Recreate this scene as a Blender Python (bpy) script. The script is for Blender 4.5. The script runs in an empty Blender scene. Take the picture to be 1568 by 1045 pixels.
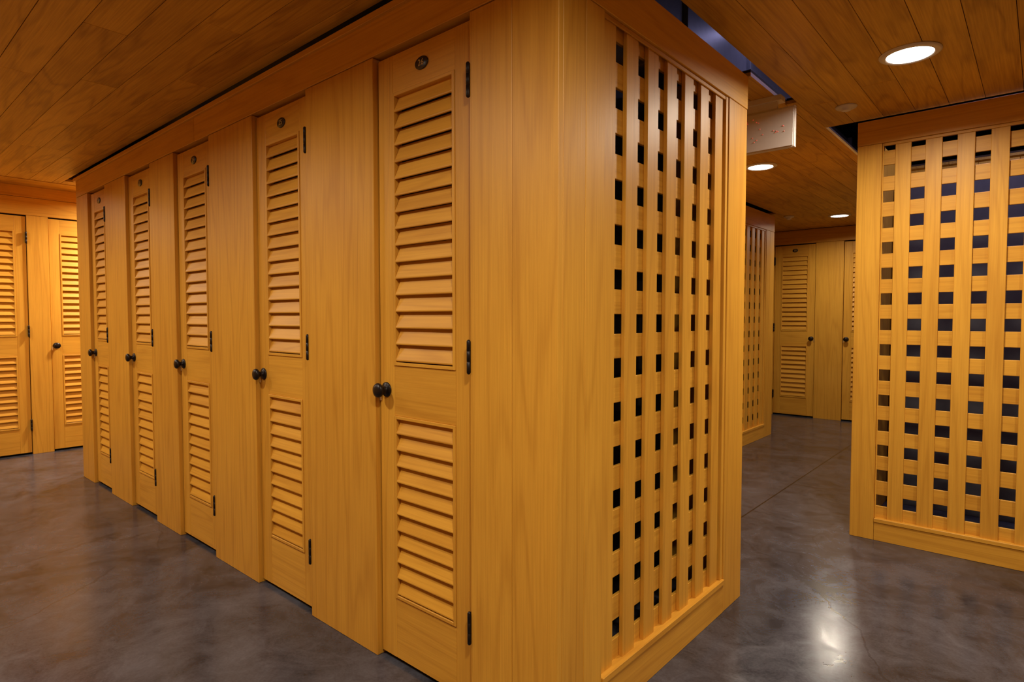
import bpy, bmesh, math, random
from mathutils import Vector, Matrix
random.seed(7)
scene = bpy.context.scene
try:
    scene.view_settings.view_transform = 'Standard'
    scene.view_settings.look = 'None'
except Exception as e:
    print(e)

# ------------------------------------------------------------------ materials
def nt(name):
    m = bpy.data.materials.new(name); m.use_nodes = True
    t = m.node_tree
    b = t.nodes['Principled BSDF']
    return m, t, b

def math_node(t, op, a=None, b=None, va=None, vb=None):
    n = t.nodes.new('ShaderNodeMath'); n.operation = op
    if a is not None: t.links.new(a, n.inputs[0])
    if b is not None: t.links.new(b, n.inputs[1])
    if va is not None: n.inputs[0].default_value = va
    if vb is not None: n.inputs[1].default_value = vb
    return n.outputs[0]

def wood(name, axis, light, dark, rough=0.44, vary=0.18, contrast=0.52, cross=5.5, along=0.32, rings=11.0):
    m, t, b = nt(name)
    L = t.links
    tc = t.nodes.new('ShaderNodeTexCoord')
    at = t.nodes.new('ShaderNodeAttribute'); at.attribute_name = 'rnd'
    cmb = t.nodes.new('ShaderNodeCombineXYZ')
    L.new(math_node(t,'MULTIPLY',at.outputs['Fac'],vb=37.0), cmb.inputs[0])
    L.new(math_node(t,'MULTIPLY',at.outputs['Fac'],vb=71.0), cmb.inputs[1])
    L.new(math_node(t,'MULTIPLY',at.outputs['Fac'],vb=53.0), cmb.inputs[2])
    add = t.nodes.new('ShaderNodeVectorMath'); add.operation='ADD'
    L.new(tc.outputs['Object'], add.inputs[0]); L.new(cmb.outputs[0], add.inputs[1])
    def scaled(c, a):
        v = t.nodes.new('ShaderNodeVectorMath'); v.operation='MULTIPLY'
        s = [c,c,c]; s['xyz'.index(axis)] = a
        v.inputs[1].default_value = s
        L.new(add.outputs[0], v.inputs[0]); return v.outputs[0]
    def noise(vec, detail=2, dist=0.0, rgh=0.5):
        n = t.nodes.new('ShaderNodeTexNoise'); n.inputs['Scale'].default_value=1.0
        n.inputs['Detail'].default_value=detail; n.inputs['Distortion'].default_value=dist
        n.inputs['Roughness'].default_value=rgh
        L.new(vec, n.inputs['Vector']); return n.outputs['Fac']
    n1 = noise(scaled(cross, along), 2, 0.2)
    s = math_node(t,'SINE', math_node(t,'MULTIPLY', n1, vb=rings*6.283))
    s = math_node(t,'ADD', math_node(t,'MULTIPLY', s, vb=0.5), vb=0.5)
    s = math_node(t,'POWER', s, vb=5.0)
    fine = noise(scaled(170.0, 4.0), 3, 0.0, 0.6)
    blot = noise(scaled(4.0, 1.8), 3, 0.4, 0.6)
    f = math_node(t,'MULTIPLY', s, vb=contrast*0.34)
    f2 = math_node(t,'MULTIPLY', fine, vb=contrast*1.2)
    f3 = math_node(t,'MULTIPLY', blot, vb=contrast*0.8)
    f = math_node(t,'ADD', f, f2); f = math_node(t,'ADD', f, f3)
    f = math_node(t,'SUBTRACT', f, vb=contrast*0.55)
    f = math_node(t,'ADD', f, math_node(t,'MULTIPLY', math_node(t,'FRACT', math_node(t,'MULTIPLY', at.outputs['Fac'], vb=7.31)), vb=vary))
    cr = t.nodes.new('ShaderNodeValToRGB')
    cr.color_ramp.elements[0].color = (*light,1); cr.color_ramp.elements[1].color = (*dark,1)
    L.new(f, cr.inputs[0]); L.new(cr.outputs[0], b.inputs['Base Color'])
    b.inputs['Roughness'].default_value = rough
    b.inputs['Specular IOR Level'].default_value = 0.3
    bp = t.nodes.new('ShaderNodeBump'); bp.inputs['Strength'].default_value=0.12; bp.inputs['Distance'].default_value=0.002
    L.new(fine, bp.inputs['Height']); L.new(bp.outputs[0], b.inputs['Normal'])
    return m

LT=(0.77,0.405,0.048); DK=(0.40,0.155,0.011)
W = {a: wood('pine_wood_grain_'+a, a, LT, DK) for a in 'xyz'}
CL=(0.76,0.42,0.05); CD=(0.27,0.11,0.011)
C = {a: wood('ceiling_pine_'+a, a, CL, CD, rough=0.5, vary=0.2, contrast=0.7, cross=7, along=0.9, rings=6) for a in 'xy'}

def plain(name, col, rough=0.5, metal=0.0, em=None, es=0.0, nscale=30, namp=0.15):
    m,t,b = nt(name)
    n = t.nodes.new('ShaderNodeTexNoise'); n.inputs['Scale'].default_value=nscale
    tc = t.nodes.new('ShaderNodeTexCoord'); t.links.new(tc.outputs['Object'], n.inputs['Vector'])
    cr = t.nodes.new('ShaderNodeValToRGB')
    cr.color_ramp.elements[0].color=(*[c*(1-namp) for c in col],1)
    cr.color_ramp.elements[1].color=(*[min(1,c*(1+namp)) for c in col],1)
    t.links.new(n.outputs['Fac'], cr.inputs[0]); t.links.new(cr.outputs[0], b.inputs['Base Color'])
    b.inputs['Roughness'].default_value=rough; b.inputs['Metallic'].default_value=metal
    if em:
        b.inputs['Emission Color'].default_value=(*em,1); b.inputs['Emission Strength'].default_value=es
        try: m.cycles.emission_sampling='NONE'
        except Exception as e: print(e)
    return m
M_dark = plain('dark_shade_backing',(0.02,0.016,0.014),0.8)  # near-black colour paints in the shade behind lattice and louvres; also backs walls
M_inner = plain('grey_inner_board',(0.09,0.09,0.10),0.8)
M_groove = plain('ceiling_groove',(0.05,0.025,0.008),0.8)
M_void = plain('plenum_grey',(0.10,0.10,0.125),0.7)
M_bronze = plain('oil_rubbed_bronze',(0.018,0.013,0.012),0.38,0.6)
M_plate = plain('number_plate_black',(0.02,0.012,0.008),0.35)
M_gold = plain('number_engraving',(0.55,0.36,0.10),0.5)
M_white = plain('white_enamel',(0.62,0.55,0.50),0.4,namp=0.03)
M_steel = plain('strike_plate_steel',(0.7,0.6,0.4),0.3,0.8)
M_red = plain('red_led',(0.55,0.05,0.04),0.4,em=(1,0.1,0.05),es=0.4)
M_lens = plain('downlight_lens',(1,1,1),0.4,em=(1,0.93,0.82),es=9.0)
M_duct = plain('galvanised_duct',(0.28,0.28,0.33),0.4,0.3)

# polished concrete
def concrete():
    m,t,b = nt('polished_concrete'); L=t.links
    tc = t.nodes.new('ShaderNodeTexCoord')
    def nz(scale, detail, dist=0, r=0.6):
        n=t.nodes.new('ShaderNodeTexNoise'); n.inputs['Scale'].default_value=scale; n.inputs['Detail'].default_value=detail
        n.inputs['Distortion'].default_value=dist; n.inputs['Roughness'].default_value=r
        L.new(tc.outputs['Object'], n.inputs['Vector']); return n.outputs['Fac']
    a=nz(1.6,7,1.2,0.68); c=nz(7,6,0.8,0.72); d=nz(110,3)
    s=math_node(t,'ADD', math_node(t,'MULTIPLY',a,vb=0.5), math_node(t,'MULTIPLY',c,vb=0.38))
    s=math_node(t,'ADD', s, math_node(t,'MULTIPLY',d,vb=0.12))
    cr=t.nodes.new('ShaderNodeValToRGB')
    cr.color_ramp.elements[0].position=0.39; cr.color_ramp.elements[1].position=0.63
    cr.color_ramp.elements[0].color=(0.020,0.0195,0.024,1); cr.color_ramp.elements[1].color=(0.088,0.090,0.112,1)
    L.new(s,cr.inputs[0])
    v=t.nodes.new('ShaderNodeTexVoronoi'); v.feature='DISTANCE_TO_EDGE'; v.inputs['Scale'].default_value=0.55
    nv=t.nodes.new('ShaderNodeTexNoise'); nv.inputs['Scale'].default_value=2.5; nv.inputs['Detail'].default_value=5
    L.new(tc.outputs['Object'], nv.inputs['Vector'])
    mx=t.nodes.new('ShaderNodeMix'); mx.data_type='VECTOR'; mx.inputs['Factor'].default_value=0.25
    L.new(tc.outputs['Object'], mx.inputs[4]); L.new(nv.outputs['Color'], mx.inputs[5]); L.new(mx.outputs[1], v.inputs['Vector'])
    crack=math_node(t,'LESS_THAN', v.outputs['Distance'], vb=0.0018)
    sp=t.nodes.new('ShaderNodeSeparateXYZ'); L.new(tc.outputs['Object'], sp.inputs[0])
    def line(o,pos):
        return math_node(t,'LESS_THAN', math_node(t,'ABSOLUTE', math_node(t,'SUBTRACT', o, vb=pos)), vb=0.005)
    j=math_node(t,'MAXIMUM', line(sp.outputs[0],-1.31), line(sp.outputs[1],-0.6))
    j=math_node(t,'MULTIPLY', j, vb=0.9)
    j=math_node(t,'MAXIMUM', j, math_node(t,'MULTIPLY',crack,vb=0.35))
    mc=t.nodes.new('ShaderNodeMix'); mc.data_type='RGBA'
    L.new(j, mc.inputs[0]); L.new(cr.outputs[0], mc.inputs[6]); mc.inputs[7].default_value=(0.008,0.007,0.007,1)
    L.new(mc.outputs[2], b.inputs['Base Color'])
    rr=math_node(t,'ADD', math_node(t,'MULTIPLY',c,vb=0.30), vb=0.045)
    L.new(rr,b.inputs['Roughness'])
    b.inputs['Specular IOR Level'].default_value=0.45
    bp=t.nodes.new('ShaderNodeBump'); bp.inputs['Strength'].default_value=0.06; bp.inputs['Distance'].default_value=0.01
    L.new(c,bp.inputs['Height']); L.new(bp.outputs[0], b.inputs['Normal'])
    return m
M_floor = concrete()

# ------------------------------------------------------------------ mesh builder
class MB:
    def __init__(s, origin=(0,0,0), u=(1,0,0), n=(0,-1,0)):
        s.o=Vector(origin); s.u=Vector(u); s.n=Vector(n); s.z=Vector((0,0,1))
        s.v=[]; s.f=[]; s.m=[]; s.r=[]; s.sm=[]; s.mats=[]
    def mi(s,m):
        if m not in s.mats: s.mats.append(m)
        return s.mats.index(m)
    def P(s,a,b,c): return s.o+s.u*a+s.n*b+s.z*c
    def box(s,a0,a1,b0,b1,c0,c1,mat,rnd=None):
        i=len(s.v); k=s.mi(mat); r=random.random() if rnd is None else rnd
        for a in (a0,a1):
            for b in (b0,b1):
                for c in (c0,c1): s.v.append(s.P(a,b,c))
        for q in ((0,1,3,2),(4,6,7,5),(0,4,5,1),(2,3,7,6),(0,2,6,4),(1,5,7,3)):
            s.f.append([i+j for j in q]); s.m.append(k); s.r.append(r); s.sm.append(False)
    def prism(s,a0,a1,pts,mat,rnd=None):
        i=len(s.v); k=s.mi(mat); n=len(pts); r=random.random() if rnd is None else rnd
        for a in (a0,a1):
            for (b,c) in pts: s.v.append(s.P(a,b,c))
        for j in range(n):
            q=(j+1)%n
            s.f.append([i+j,i+q,i+n+q,i+n+j]); s.m.append(k); s.r.append(r); s.sm.append(False)
        s.f.append([i+j for j in range(n)]); s.f.append([i+n+j for j in range(n)][::-1])
        s.m+= [k,k]; s.r+=[r,r]; s.sm+=[False,False]
    def lathe(s,centre,axis,prof,mat,seg=24,sx=1.0,sz=1.0):
        i=len(s.v); k=s.mi(mat); r=random.random(); n=len(prof)
        for (rad,d) in prof:
            for j in range(seg):
                t=2*math.pi*j/seg; x=rad*math.cos(t)*sx; y=rad*math.sin(t)*sz
                if axis=='b': s.v.append(s.P(centre[0]+x,centre[1]+d,centre[2]+y))
                else: s.v.append(s.P(centre[0]+x,centre[1]+y,centre[2]+d))
        for p in range(n-1):
            for j in range(seg):
                q=(j+1)%seg
                s.f.append([i+p*seg+j,i+p*seg+q,i+(p+1)*seg+q,i+(p+1)*seg+j]); s.m.append(k); s.r.append(r); s.sm.append(True)
        s.f.append([i+j for j in range(seg)][::-1]); s.f.append([i+(n-1)*seg+j for j in range(seg)])
        s.m+=[k,k]; s.r+=[r,r]; s.sm+=[False,False]
    def make(s,name,bevel=0.0015,parent=None):
        me=bpy.data.meshes.new(name); me.from_pydata([tuple(v) for v in s.v],[],s.f)
        for m in s.mats: me.materials.append(m)
        at=me.attributes.new('rnd','FLOAT','FACE')
        at.data.foreach_set('value', s.r)
        me.polygons.foreach_set('material_index', s.m)
        me.polygons.foreach_set('use_smooth', s.sm)
        bm=bmesh.new(); bm.from_mesh(me); bmesh.ops.recalc_face_normals(bm,faces=bm.faces[:]); bm.to_mesh(me); bm.free()
        me.update()
        ob=bpy.data.objects.new(name,me); scene.collection.objects.link(ob)
        if bevel:
            md=ob.modifiers.new('edge_softening','BEVEL'); md.width=bevel; md.segments=1; md.limit_method='ANGLE'; md.angle_limit=math.radians(50)
        if parent: ob.parent=parent
        return ob

# ------------------------------------------------------------------ louvered door
door_count=[0]
def louvre_field(mb,a0,a1,c0,c1,ax):
    pitch=0.055; n=max(1,round((c1-c0)/pitch)); p=(c1-c0)/n
    for i in range(n):
        zb=c0+i*p
        pts=[(-0.002,zb+0.003),(0.003,zb+0.0045),(0.003,zb+0.009),(-0.017,zb+p+0.006),(-0.022,zb+p+0.003)]
        mb.prism(a0-0.004,a1+0.004,pts,W[ax])
def door(origin,u,n,width,knob='L',number=None,height=2.045):
    door_count[0]+=1
    mb=MB(origin,u,n); ax='x' if abs(u[0])>0.5 else 'y'
    g=0.004; a0=g; a1=width-g; sw=0.078; t=-0.036; z0=0.016; z1=height
    top=0.125
    mb.box(a0,a0+sw,t,0,z0,z1,W['z']); mb.box(a1-sw,a1,t,0,z0,z1,W['z'])
    A0=a0+sw; A1=a1-sw
    mb.box(A0,A1,t,-0.0005,z1-top,z1,W[ax])
    mb.box(A0,A1,t,-0.0005,0.85,1.02,W[ax])
    mb.box(A0,A1,t,-0.0005,z0,0.225,W[ax])
    for (c0,c1) in ((0.225,0.85),(1.02,z1-top)):
        f=0.011; rr=random.random()
        mb.box(A0,A0+f,-0.03,0.004,c0,c1,W['z'],rr); mb.box(A1-f,A1,-0.03,0.004,c0,c1,W['z'],rr)
        mb.box(A0+f,A1-f,-0.03,0.004,c1-f,c1,W[ax],rr); mb.box(A0+f,A1-f,-0.03,0.004,c0,c0+f,W[ax],rr)
        louvre_field(mb,A0+f,A1-f,c0+f,c1-f,ax)
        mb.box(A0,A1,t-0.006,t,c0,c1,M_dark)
    s = 1 if knob=='L' else -1
    ke = a0 if knob=='L' else a1
    he = a1 if knob=='L' else a0
    kc=(ke+s*0.034,0,0.935)
    mb.lathe(kc,'b',[(0.026,0),(0.026,0.003),(0.023,0.006),(0.012,0.008),(0.010,0.020),(0.016,0.025),(0.0235,0.031),(0.025,0.037),(0.022,0.043),(0.012,0.047),(0.002,0.048)],M_bronze)
    mb.box(min(ke,ke+s*0.008),max(ke,ke+s*0.008),0,0.005,0.895,0.925,M_steel)
    R=0.0062; r2=0.005
    for zc in (0.255,1.065,1.865):
        ctr=(he-s*0.001,0.021,zc-0.046)
        mb.lathe(ctr,'c',[(0.003,-0.005),(r2,-0.002),(R,0),(R,0.030),(r2,0.031),(r2,0.032),(R,0.033),(R,0.062),(r2,0.063),(R,0.064),(R,0.092),(r2,0.094),(0.003,0.097)],M_bronze,seg=12)
        mb.box(min(he-s*0.001,he-s*0.006),max(he-s*0.001,he-s*0.006),-0.002,0.020,zc-0.046,zc+0.046,M_bronze)
    nc=(width/2,0,z1-0.064)
    if number is not None:
        mb.lathe(nc,'b',[(0.031,0),(0.031,0.003),(0.029,0.0045),(0.002,0.0045)],M_plate,seg=28,sx=1.0,sz=0.66)
    ob=mb.make('door_%d'%door_count[0],0.0012)
    if number is not None:
        cu=bpy.data.curves.new('number','FONT'); cu.body=str(number); cu.size=0.028; cu.extrude=0.0004; cu.align_x='CENTER'; cu.align_y='CENTER'
        to=bpy.data.objects.new('door_number',cu); scene.collection.objects.link(to)
        cu.materials.append(M_gold)
        U=Vector(u); N=Vector(n); Z=Vector((0,0,1))
        mt=Matrix((U,Z,N)).transposed().to_4x4()
        mt.translation=mb.P(nc[0],0.0052,nc[2])
        to.matrix_world=mt; to.parent=ob
    return ob

# ------------------------------------------------------------------ lattice screen
LB=-0.012; LTH=0.014
def lattice(mb,a0,a1,c0,c1,first_slat=True,back=None):
    ax='x' if abs(mb.u[0])>0.5 else 'y'
    pitch=0.129; sw=0.069
    a=a0+0.008 if first_slat else a0+0.056
    while a<a1-0.02:
        e=min(a+sw,a1); mb.box(a,e,LB-LTH,LB,c0-0.005,c1+0.005,W['z']); a+=pitch
    c=c0-0.012; sh=0.074; ph=0.1335
    while c<c1:
        e=min(c+sh,c1+0.01); mb.box(a0-0.01,a1+0.01,LB-LTH-0.012,LB-LTH,c,e,W[ax]); c+=ph

CEIL=2.22; HT=2.195; DT=2.055
# ------------------------------------------------------------------ BLOCK 1 (locker row nearest)
Y0=1.243; X0=-0.935; XE=-5.335; YE=2.53
S=(1,0,0); SN=(0,-1,0)
mb=MB((0,Y0,0),S,SN)
doorsX=[(-1.717,-1.255),(-2.591,-2.148),(-3.482,-3.035),(-4.262,-3.832),(-5.058,-4.666)]
T=0.045
def board(a0,a1,b0=-T,b1=0,c0=0.0,c1=DT,ax='z'): mb.box(a0,a1,b0,b1,c0,c1,W[ax])
board(-1.0925,X0-0.0,-0.02,0,0,HT-0.0)
board(-1.255,-1.0940,-T,-0.001)
for (l,r) in ((-2.148,-1.717),(-3.035,-2.591),(-3.832,-3.482),(-4.666,-4.262),(XE,-5.058)):
    board(l,r)
mb.box(XE,-3.2,-T,0.001,DT+0.003,HT,W['x']); mb.box(-3.198,-1.094,-T,0.001,DT+0.003,HT,W['x'])
mb.box(XE-0.02,-1.094,-T,0.014,HT-0.022,HT+0.001,W['x'])
for (l,r) in doorsX:
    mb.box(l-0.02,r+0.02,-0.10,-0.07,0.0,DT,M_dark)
y=-T-0.002
mb.box(XE,XE+0.03,-(YE-Y0),y,0,HT,W['z'])
x=XE
while x<X0-0.05:
    e=min(x+0.22,X0-0.09); mb.box(x,e-0.002,-(YE-Y0),-(YE-Y0)+0.03,0,HT,W['z']); x+=0.22
for px in (-1.30,-2.37,-3.26,-4.05,-4.86):
    mb.box(px,px+0.018,-(YE-Y0)+0.035,-0.11,0.0,2.1,M_dark)
mb.make('locker_cabinet')
for i,(l,r) in enumerate(doorsX):
    door((l,Y0+0.020,0),S,SN,r-l,'L',number=[26,25,24,23,22][i])

def screen(name,origin,u,n,W_,a0,a1,c0,c1,boards,ht,first_slat=True,base=0.13):
    mb=MB(origin,u,n); ax='x' if abs(u[0])>0.5 else 'y'
    for (p,q) in boards: mb.box(p,q-0.0015,-0.085,0,0.0,c1,W['z'])
    mb.box(boards[0][0],W_,-0.085,0.002,c1+0.001,ht,W[ax])
    mb.box(a0,a1,-0.085,0.001,0.0,c0-0.022,W[ax])
    mb.box(a0,a1,-0.080,0.006,c0-0.020,c0,W[ax])
    mb.box(a1-0.022,a1,LB-0.01,-0.004,c0,c1,W['z']); mb.box(a0,a0+0.006,LB,-0.008,c0,c1,W['z'])
    mb.box(a0+0.006,a1-0.022,LB,-0.006,c1-0.014,c1,W[ax])
    lattice(mb,a0,a1,c0,c1,first_slat)
    return mb.make(name)
L_=YE-Y0
screen('lattice_screen',(X0,Y0,0),(0,1,0),(1,0,0),L_,0.2145,1.1,0.135,2.035,
       [(0.0205,0.1235),(0.1235,0.2145),(1.1,L_)],HT-0.025)

# ------------------------------------------------------------------ BLOCK 2 (further, left of aisle)
X2=-2.04; YA=3.9; YB=6.3
L2=YB-YA
screen('lattice_screen',(X2,YA,0),(0,1,0),(1,0,0),L2,0.14,L2-0.22,0.135,2.035,[(0.0,0.14),(L2-0.22,L2-0.12),(L2-0.12,L2)],HT)
mb=MB((0,YA,0),S,SN)
x=-5.2
while x<X2-0.1:
    e=min(x+0.24,X2-0.09)
    mb.box(x,e-0.002,-0.03,0,0,HT,W['z']); mb.box(x,e-0.002,-L2,-L2+0.03,0,HT,W['z']); x+=0.24
mb.box(-5.2,-5.17,-L2+0.032,-0.032,0,HT,W['z'])
mb.box(-2.6,-2.58,-L2+0.04,-0.04,0,2.1,M_dark)
mb.make('locker_cabinet')

# ------------------------------------------------------------------ BLOCK 3 (right lattice, faces -y)
X3=-0.762; Y3=3.645; W3=2.10
screen('lattice_screen',(X3,Y3,0),S,SN,W3,0.1145,W3-0.12,0.118,2.085,[(0,0.1145),(W3-0.12,W3)],2.210,first_slat=False)
mb=MB((X3,Y3,0),S,SN)
mb.box(0,0.03,-1.35,-0.087,0,HT,W['z'])
mb.box(W3-0.03,W3,-1.35,-0.087,0,HT,W['z'])
x=0
while x<W3:
    mb.box(x,min(x+0.21,W3)-0.002,-1.38,-1.352,0,HT,W['z']); x+=0.21
mb.box(0.04,W3-0.04,-0.85,-0.83,0,2.0,M_inner)
mb.make('locker_cabinet')

# ------------------------------------------------------------------ ROOM SHELL
RX0=-6.53; RX1=2.6; RY0=-1.3; RY1=7.65; TOP=2.95
mb=MB((0,0,0),(1,0,0),(0,1,0)); mb.box(RX0-0.1,RX1+0.1,RY0-0.1,RY1+0.1,-0.06,0,M_floor); mb.make('floor',0)

mb=MB((0,0,0),(1,0,0),(0,1,0))
def planks(x0,x1,y0,y1,ax,z=CEIL,pw=0.138):
    lo,hi=(y0,y1) if ax=='x' else (x0,x1)
    s0,s1=(x0,x1) if ax=='x' else (y0,y1)
    q=lo
    while q<hi-0.004:
        e=min(q+pw,hi)
        s=s0
        first=True
        while s<s1-0.001:
            ln=random.uniform(0.5,2.2) if first else random.uniform(1.4,2.6); first=False
            t=min(s+ln,s1)
            if s1-t<0.15: t=s1
            dz=random.uniform(0,0.0008)
            if ax=='x': mb.box(s+0.0005,t-0.0005,q+0.0011,e-0.0011,z+dz,z+0.018,C['x'])
            else: mb.box(q+0.0011,e-0.0011,s+0.0005,t-0.0005,z+dz,z+0.018,C['y'])
            s=t
        q=e
    mb.box(x0+0.002,x1-0.002,y0+0.002,y1-0.002,z+0.007,z+0.03,M_groove)
planks(-5.75,-0.92,RY0,Y0-0.004,'x')
planks(-0.92,RX1,RY0,3.65,'y')
planks(-5.75,-5.62,Y0-0.004,2.66,'x')
planks(-5.75,X2+0.02-3.2,2.66,RY1,'y')
planks(X2-3.18,-0.97,2.66,YA-0.01,'y')
planks(X2+0.01,-0.97,YA-0.01,YB+0.02,'y')
planks(X2-3.18,-0.97,YB+0.02,RY1,'y')
planks(-0.97,-0.92,3.13,RY1,'y')
planks(-0.92,RX1,5.06,RY1,'y')
planks(X3+W3+0.05,RX1,3.65,5.06,'y')
planks(RX0,-5.752,RY0,RY1,'y',z=2.30)
mb.box(-5.775,-5.752,RY0,RY1,CEIL-0.004,2.30,C['y'])
mb.make('ceiling',0.0006)
mb=MB((0,0,0),(1,0,0),(0,1,0))
mb.box(RX0-0.1,RX1+0.1,RY0-0.1,RY1+0.1,TOP,TOP+0.05,M_void); mb.make('ceiling_plenum_slab',0)
mb=MB((0,0,0),(1,0,0),(0,1,0))
mb.box(-1.75,-1.30,1.6,6.6,2.45,2.72,M_duct); 
for yy in (1.9,2.7,3.5,4.3,5.1,5.9): mb.box(-1.77,-1.28,yy,yy+0.03,2.43,2.74,M_duct)
for yy in (2.3,4.7): 
    mb.box(-1.74,-1.73,yy,yy+0.02,2.72,TOP,M_duct); mb.box(-1.32,-1.31,yy,yy+0.02,2.72,TOP,M_duct)
mb.make('air_duct',0.002)

def panelled(mb,spans,top):
    for (p,q) in spans:
        n=max(1,round((q-p)/0.22)); w=(q-p)/n
        for i in range(n): mb.box(p+i*w+0.0008,p+(i+1)*w-0.0008,-0.03,0,0,DT,W['z'])
E=(0,1,0); EN=(1,0,0)
mb=MB((RX0,0,0),E,EN)
wd=[(-0.32,0.14,'L'),(0.70,1.1615,'L'),(1.312,1.772,'L'),(2.33,2.79,'R'),(3.6,4.06,'L')]
spans=[]; prev=RY0
for (l,r,k) in wd: spans.append((prev,l)); prev=r
spans.append((prev,RY1)); panelled(mb,spans,DT)
mb.box(RY0,RY1,-0.03,0.002,DT+0.002,2.205,W['y']); mb.box(RY0,RY1,-0.03,0.012,2.207,2.30,W['y'])
mb.box(RY0,RY1,-0.12,-0.07,0,TOP,M_dark)
mb.make('wall_west')
for (l,r,k) in wd: door((RX0-0.015,l,0),E,EN,r-l,k)
mb=MB((0,RY1,0),S,SN)
nd=[(-4.4,-3.94,'R'),(-3.4,-2.94,'L'),(-2.47,-2.007,'R'),(-1.713,-1.25,'L'),(-0.6,-0.14,'R'),(0.3,0.76,'L')]
spans=[]; prev=RX0+0.01
for (l,r,k) in nd: spans.append((prev,l)); prev=r
spans.append((prev,RX1)); panelled(mb,spans,DT)
mb.box(RX0+0.01,RX1,-0.03,0.002,DT+0.002,CEIL-0.004,W['x'])
mb.box(RX0+0.01,RX1,-0.12,-0.07,0,TOP,M_dark)
mb.make('wall_north')
for (l,r,k) in nd: door((l,RY1+0.015,0),S,SN,r-l,k,number=random.randint(30,60))
mb=MB((0,RY0,0),(-1,0,0),(0,1,0))
panelled(mb,[(-RX1,-RX0-0.01)],DT); mb.box(-RX1,-RX0-0.01,-0.03,0.002,DT+0.002,CEIL-0.004,W['x']); mb.box(-RX1,-RX0-0.01,-0.12,-0.04,0,TOP,M_dark); mb.make('wall_south')
mb=MB((RX1,0,0),(0,-1,0),(-1,0,0))
panelled(mb,[(-RY1,-RY0)],DT); mb.box(-RY1,-RY0,-0.03,0.002,DT+0.002,CEIL-0.004,W['y']); mb.box(-RY1,-RY0,-0.12,-0.04,0,TOP,M_dark); mb.make('wall_east')

# ------------------------------------------------------------------ ceiling devices
def downlight(x,y,power,z=CEIL,col=(1.0,0.87,0.70)):
    mb=MB((x,y,z),(1,0,0),(0,1,0))
    mb.lathe((0,0,0),'c',[(0.080,-0.004),(0.084,-0.009),(0.098,-0.007),(0.106,-0.002),(0.106,0.0)],M_white,seg=40)
    mb.lathe((0,0,0),'c',[(0.0,-0.0065),(0.079,-0.0065),(0.079,-0.004)],M_lens,seg=40)
    ob=mb.make('recessed_downlight',0)
    ld=bpy.data.lights.new('downlight_lamp','AREA'); ld.shape='DISK'; ld.size=0.155; ld.energy=power; ld.color=col
    ld.spread=math.radians(165)
    lo=bpy.data.objects.new('downlight_lamp',ld); scene.collection.objects.link(lo); lo.location=(x,y,z-0.012); lo.parent=ob
    lo.matrix_parent_inverse=Matrix.Identity(4)
for (x,y,p,z) in ((-0.42,2.85,22,CEIL),(-1.484,4.277,18,CEIL),(-1.578,6.835,13,CEIL),(-0.15,0.45,26,CEIL),(-2.1,0.0,21,CEIL),
                  (-3.9,0.0,18,CEIL),(-5.2,-0.1,11,CEIL),(-6.1,0.2,18,2.30),(-6.12,2.1,52,2.30),(1.0,2.5,20,CEIL),(1.0,0.2,12,CEIL),(0.6,6.3,16,CEIL)):  # first recess downlight added unseen to brighten fascia, another to light right side
    downlight(x,y,p,z)
def disc(name,x,y,r,h):
    mb=MB((x,y,CEIL),(1,0,0),(0,1,0))
    mb.lathe((0,0,0),'c',[(r*0.35,-h),(r*0.45,-h*0.9),(r*0.5,-h*0.45),(r*0.92,-h*0.4),(r,-h*0.15),(r,0.0)],M_white,seg=32); mb.make(name,0)
disc('fire_sprinkler_head',-0.754,3.35,0.048,0.022)
disc('smoke_detector',-1.98,6.55,0.05,0.035)

# exit sign
mb=MB((-1.20,2.97,0),S,SN)
mb.box(0,0.32,-0.022,0,1.970,2.158,M_white)
mb.box(0.006,0.314,0.0,0.004,1.976,2.152,M_white)
mb.box(0.07,0.24,-0.02,-0.005,2.158,2.20,M_white); mb.box(0.05,0.26,-0.055,0.008,2.195,2.22,M_white)
for i in range(26):
    a=random.uniform(0.04,0.28); c=random.uniform(2.01,2.13)
    mb.box(a,a+0.004,0.004,0.006,c,c+0.004,M_red)
mb.make('exit_sign',0.003)

for (x,y,p) in ((-1.1,3.4,0.6),(-0.1,4.15,12.0)):  # unseen bluish lamps and housings, added to tint the void and lattice interior
    mb=MB((x,y,2.80),(1,0,0),(0,1,0)); mb.box(-0.3,0.3,-0.04,0.04,0.0,0.15,M_white); ob=mb.make('plenum_fill_fixture',0.003)
    ld=bpy.data.lights.new('plenum_fill','AREA'); ld.shape='RECTANGLE'; ld.size=0.56; ld.size_y=0.06; ld.energy=p; ld.color=(0.58,0.55,1.0)
    lo=bpy.data.objects.new('plenum_fill',ld); scene.collection.objects.link(lo); lo.location=(x,y,2.795); lo.parent=ob

w=bpy.data.worlds.new('world'); scene.world=w; w.use_nodes=True
w.node_tree.nodes['Background'].inputs[0].default_value=(0.02,0.02,0.03,1)

cam=bpy.data.cameras.new('camera'); co=bpy.data.objects.new('camera',cam); scene.collection.objects.link(co)
cam.sensor_width=36; cam.lens=36*925/1568; cam.clip_start=0.02
co.location=(0,0,1.18); co.rotation_euler=(math.radians(87.8),0,math.radians(41.3))
scene.camera=co
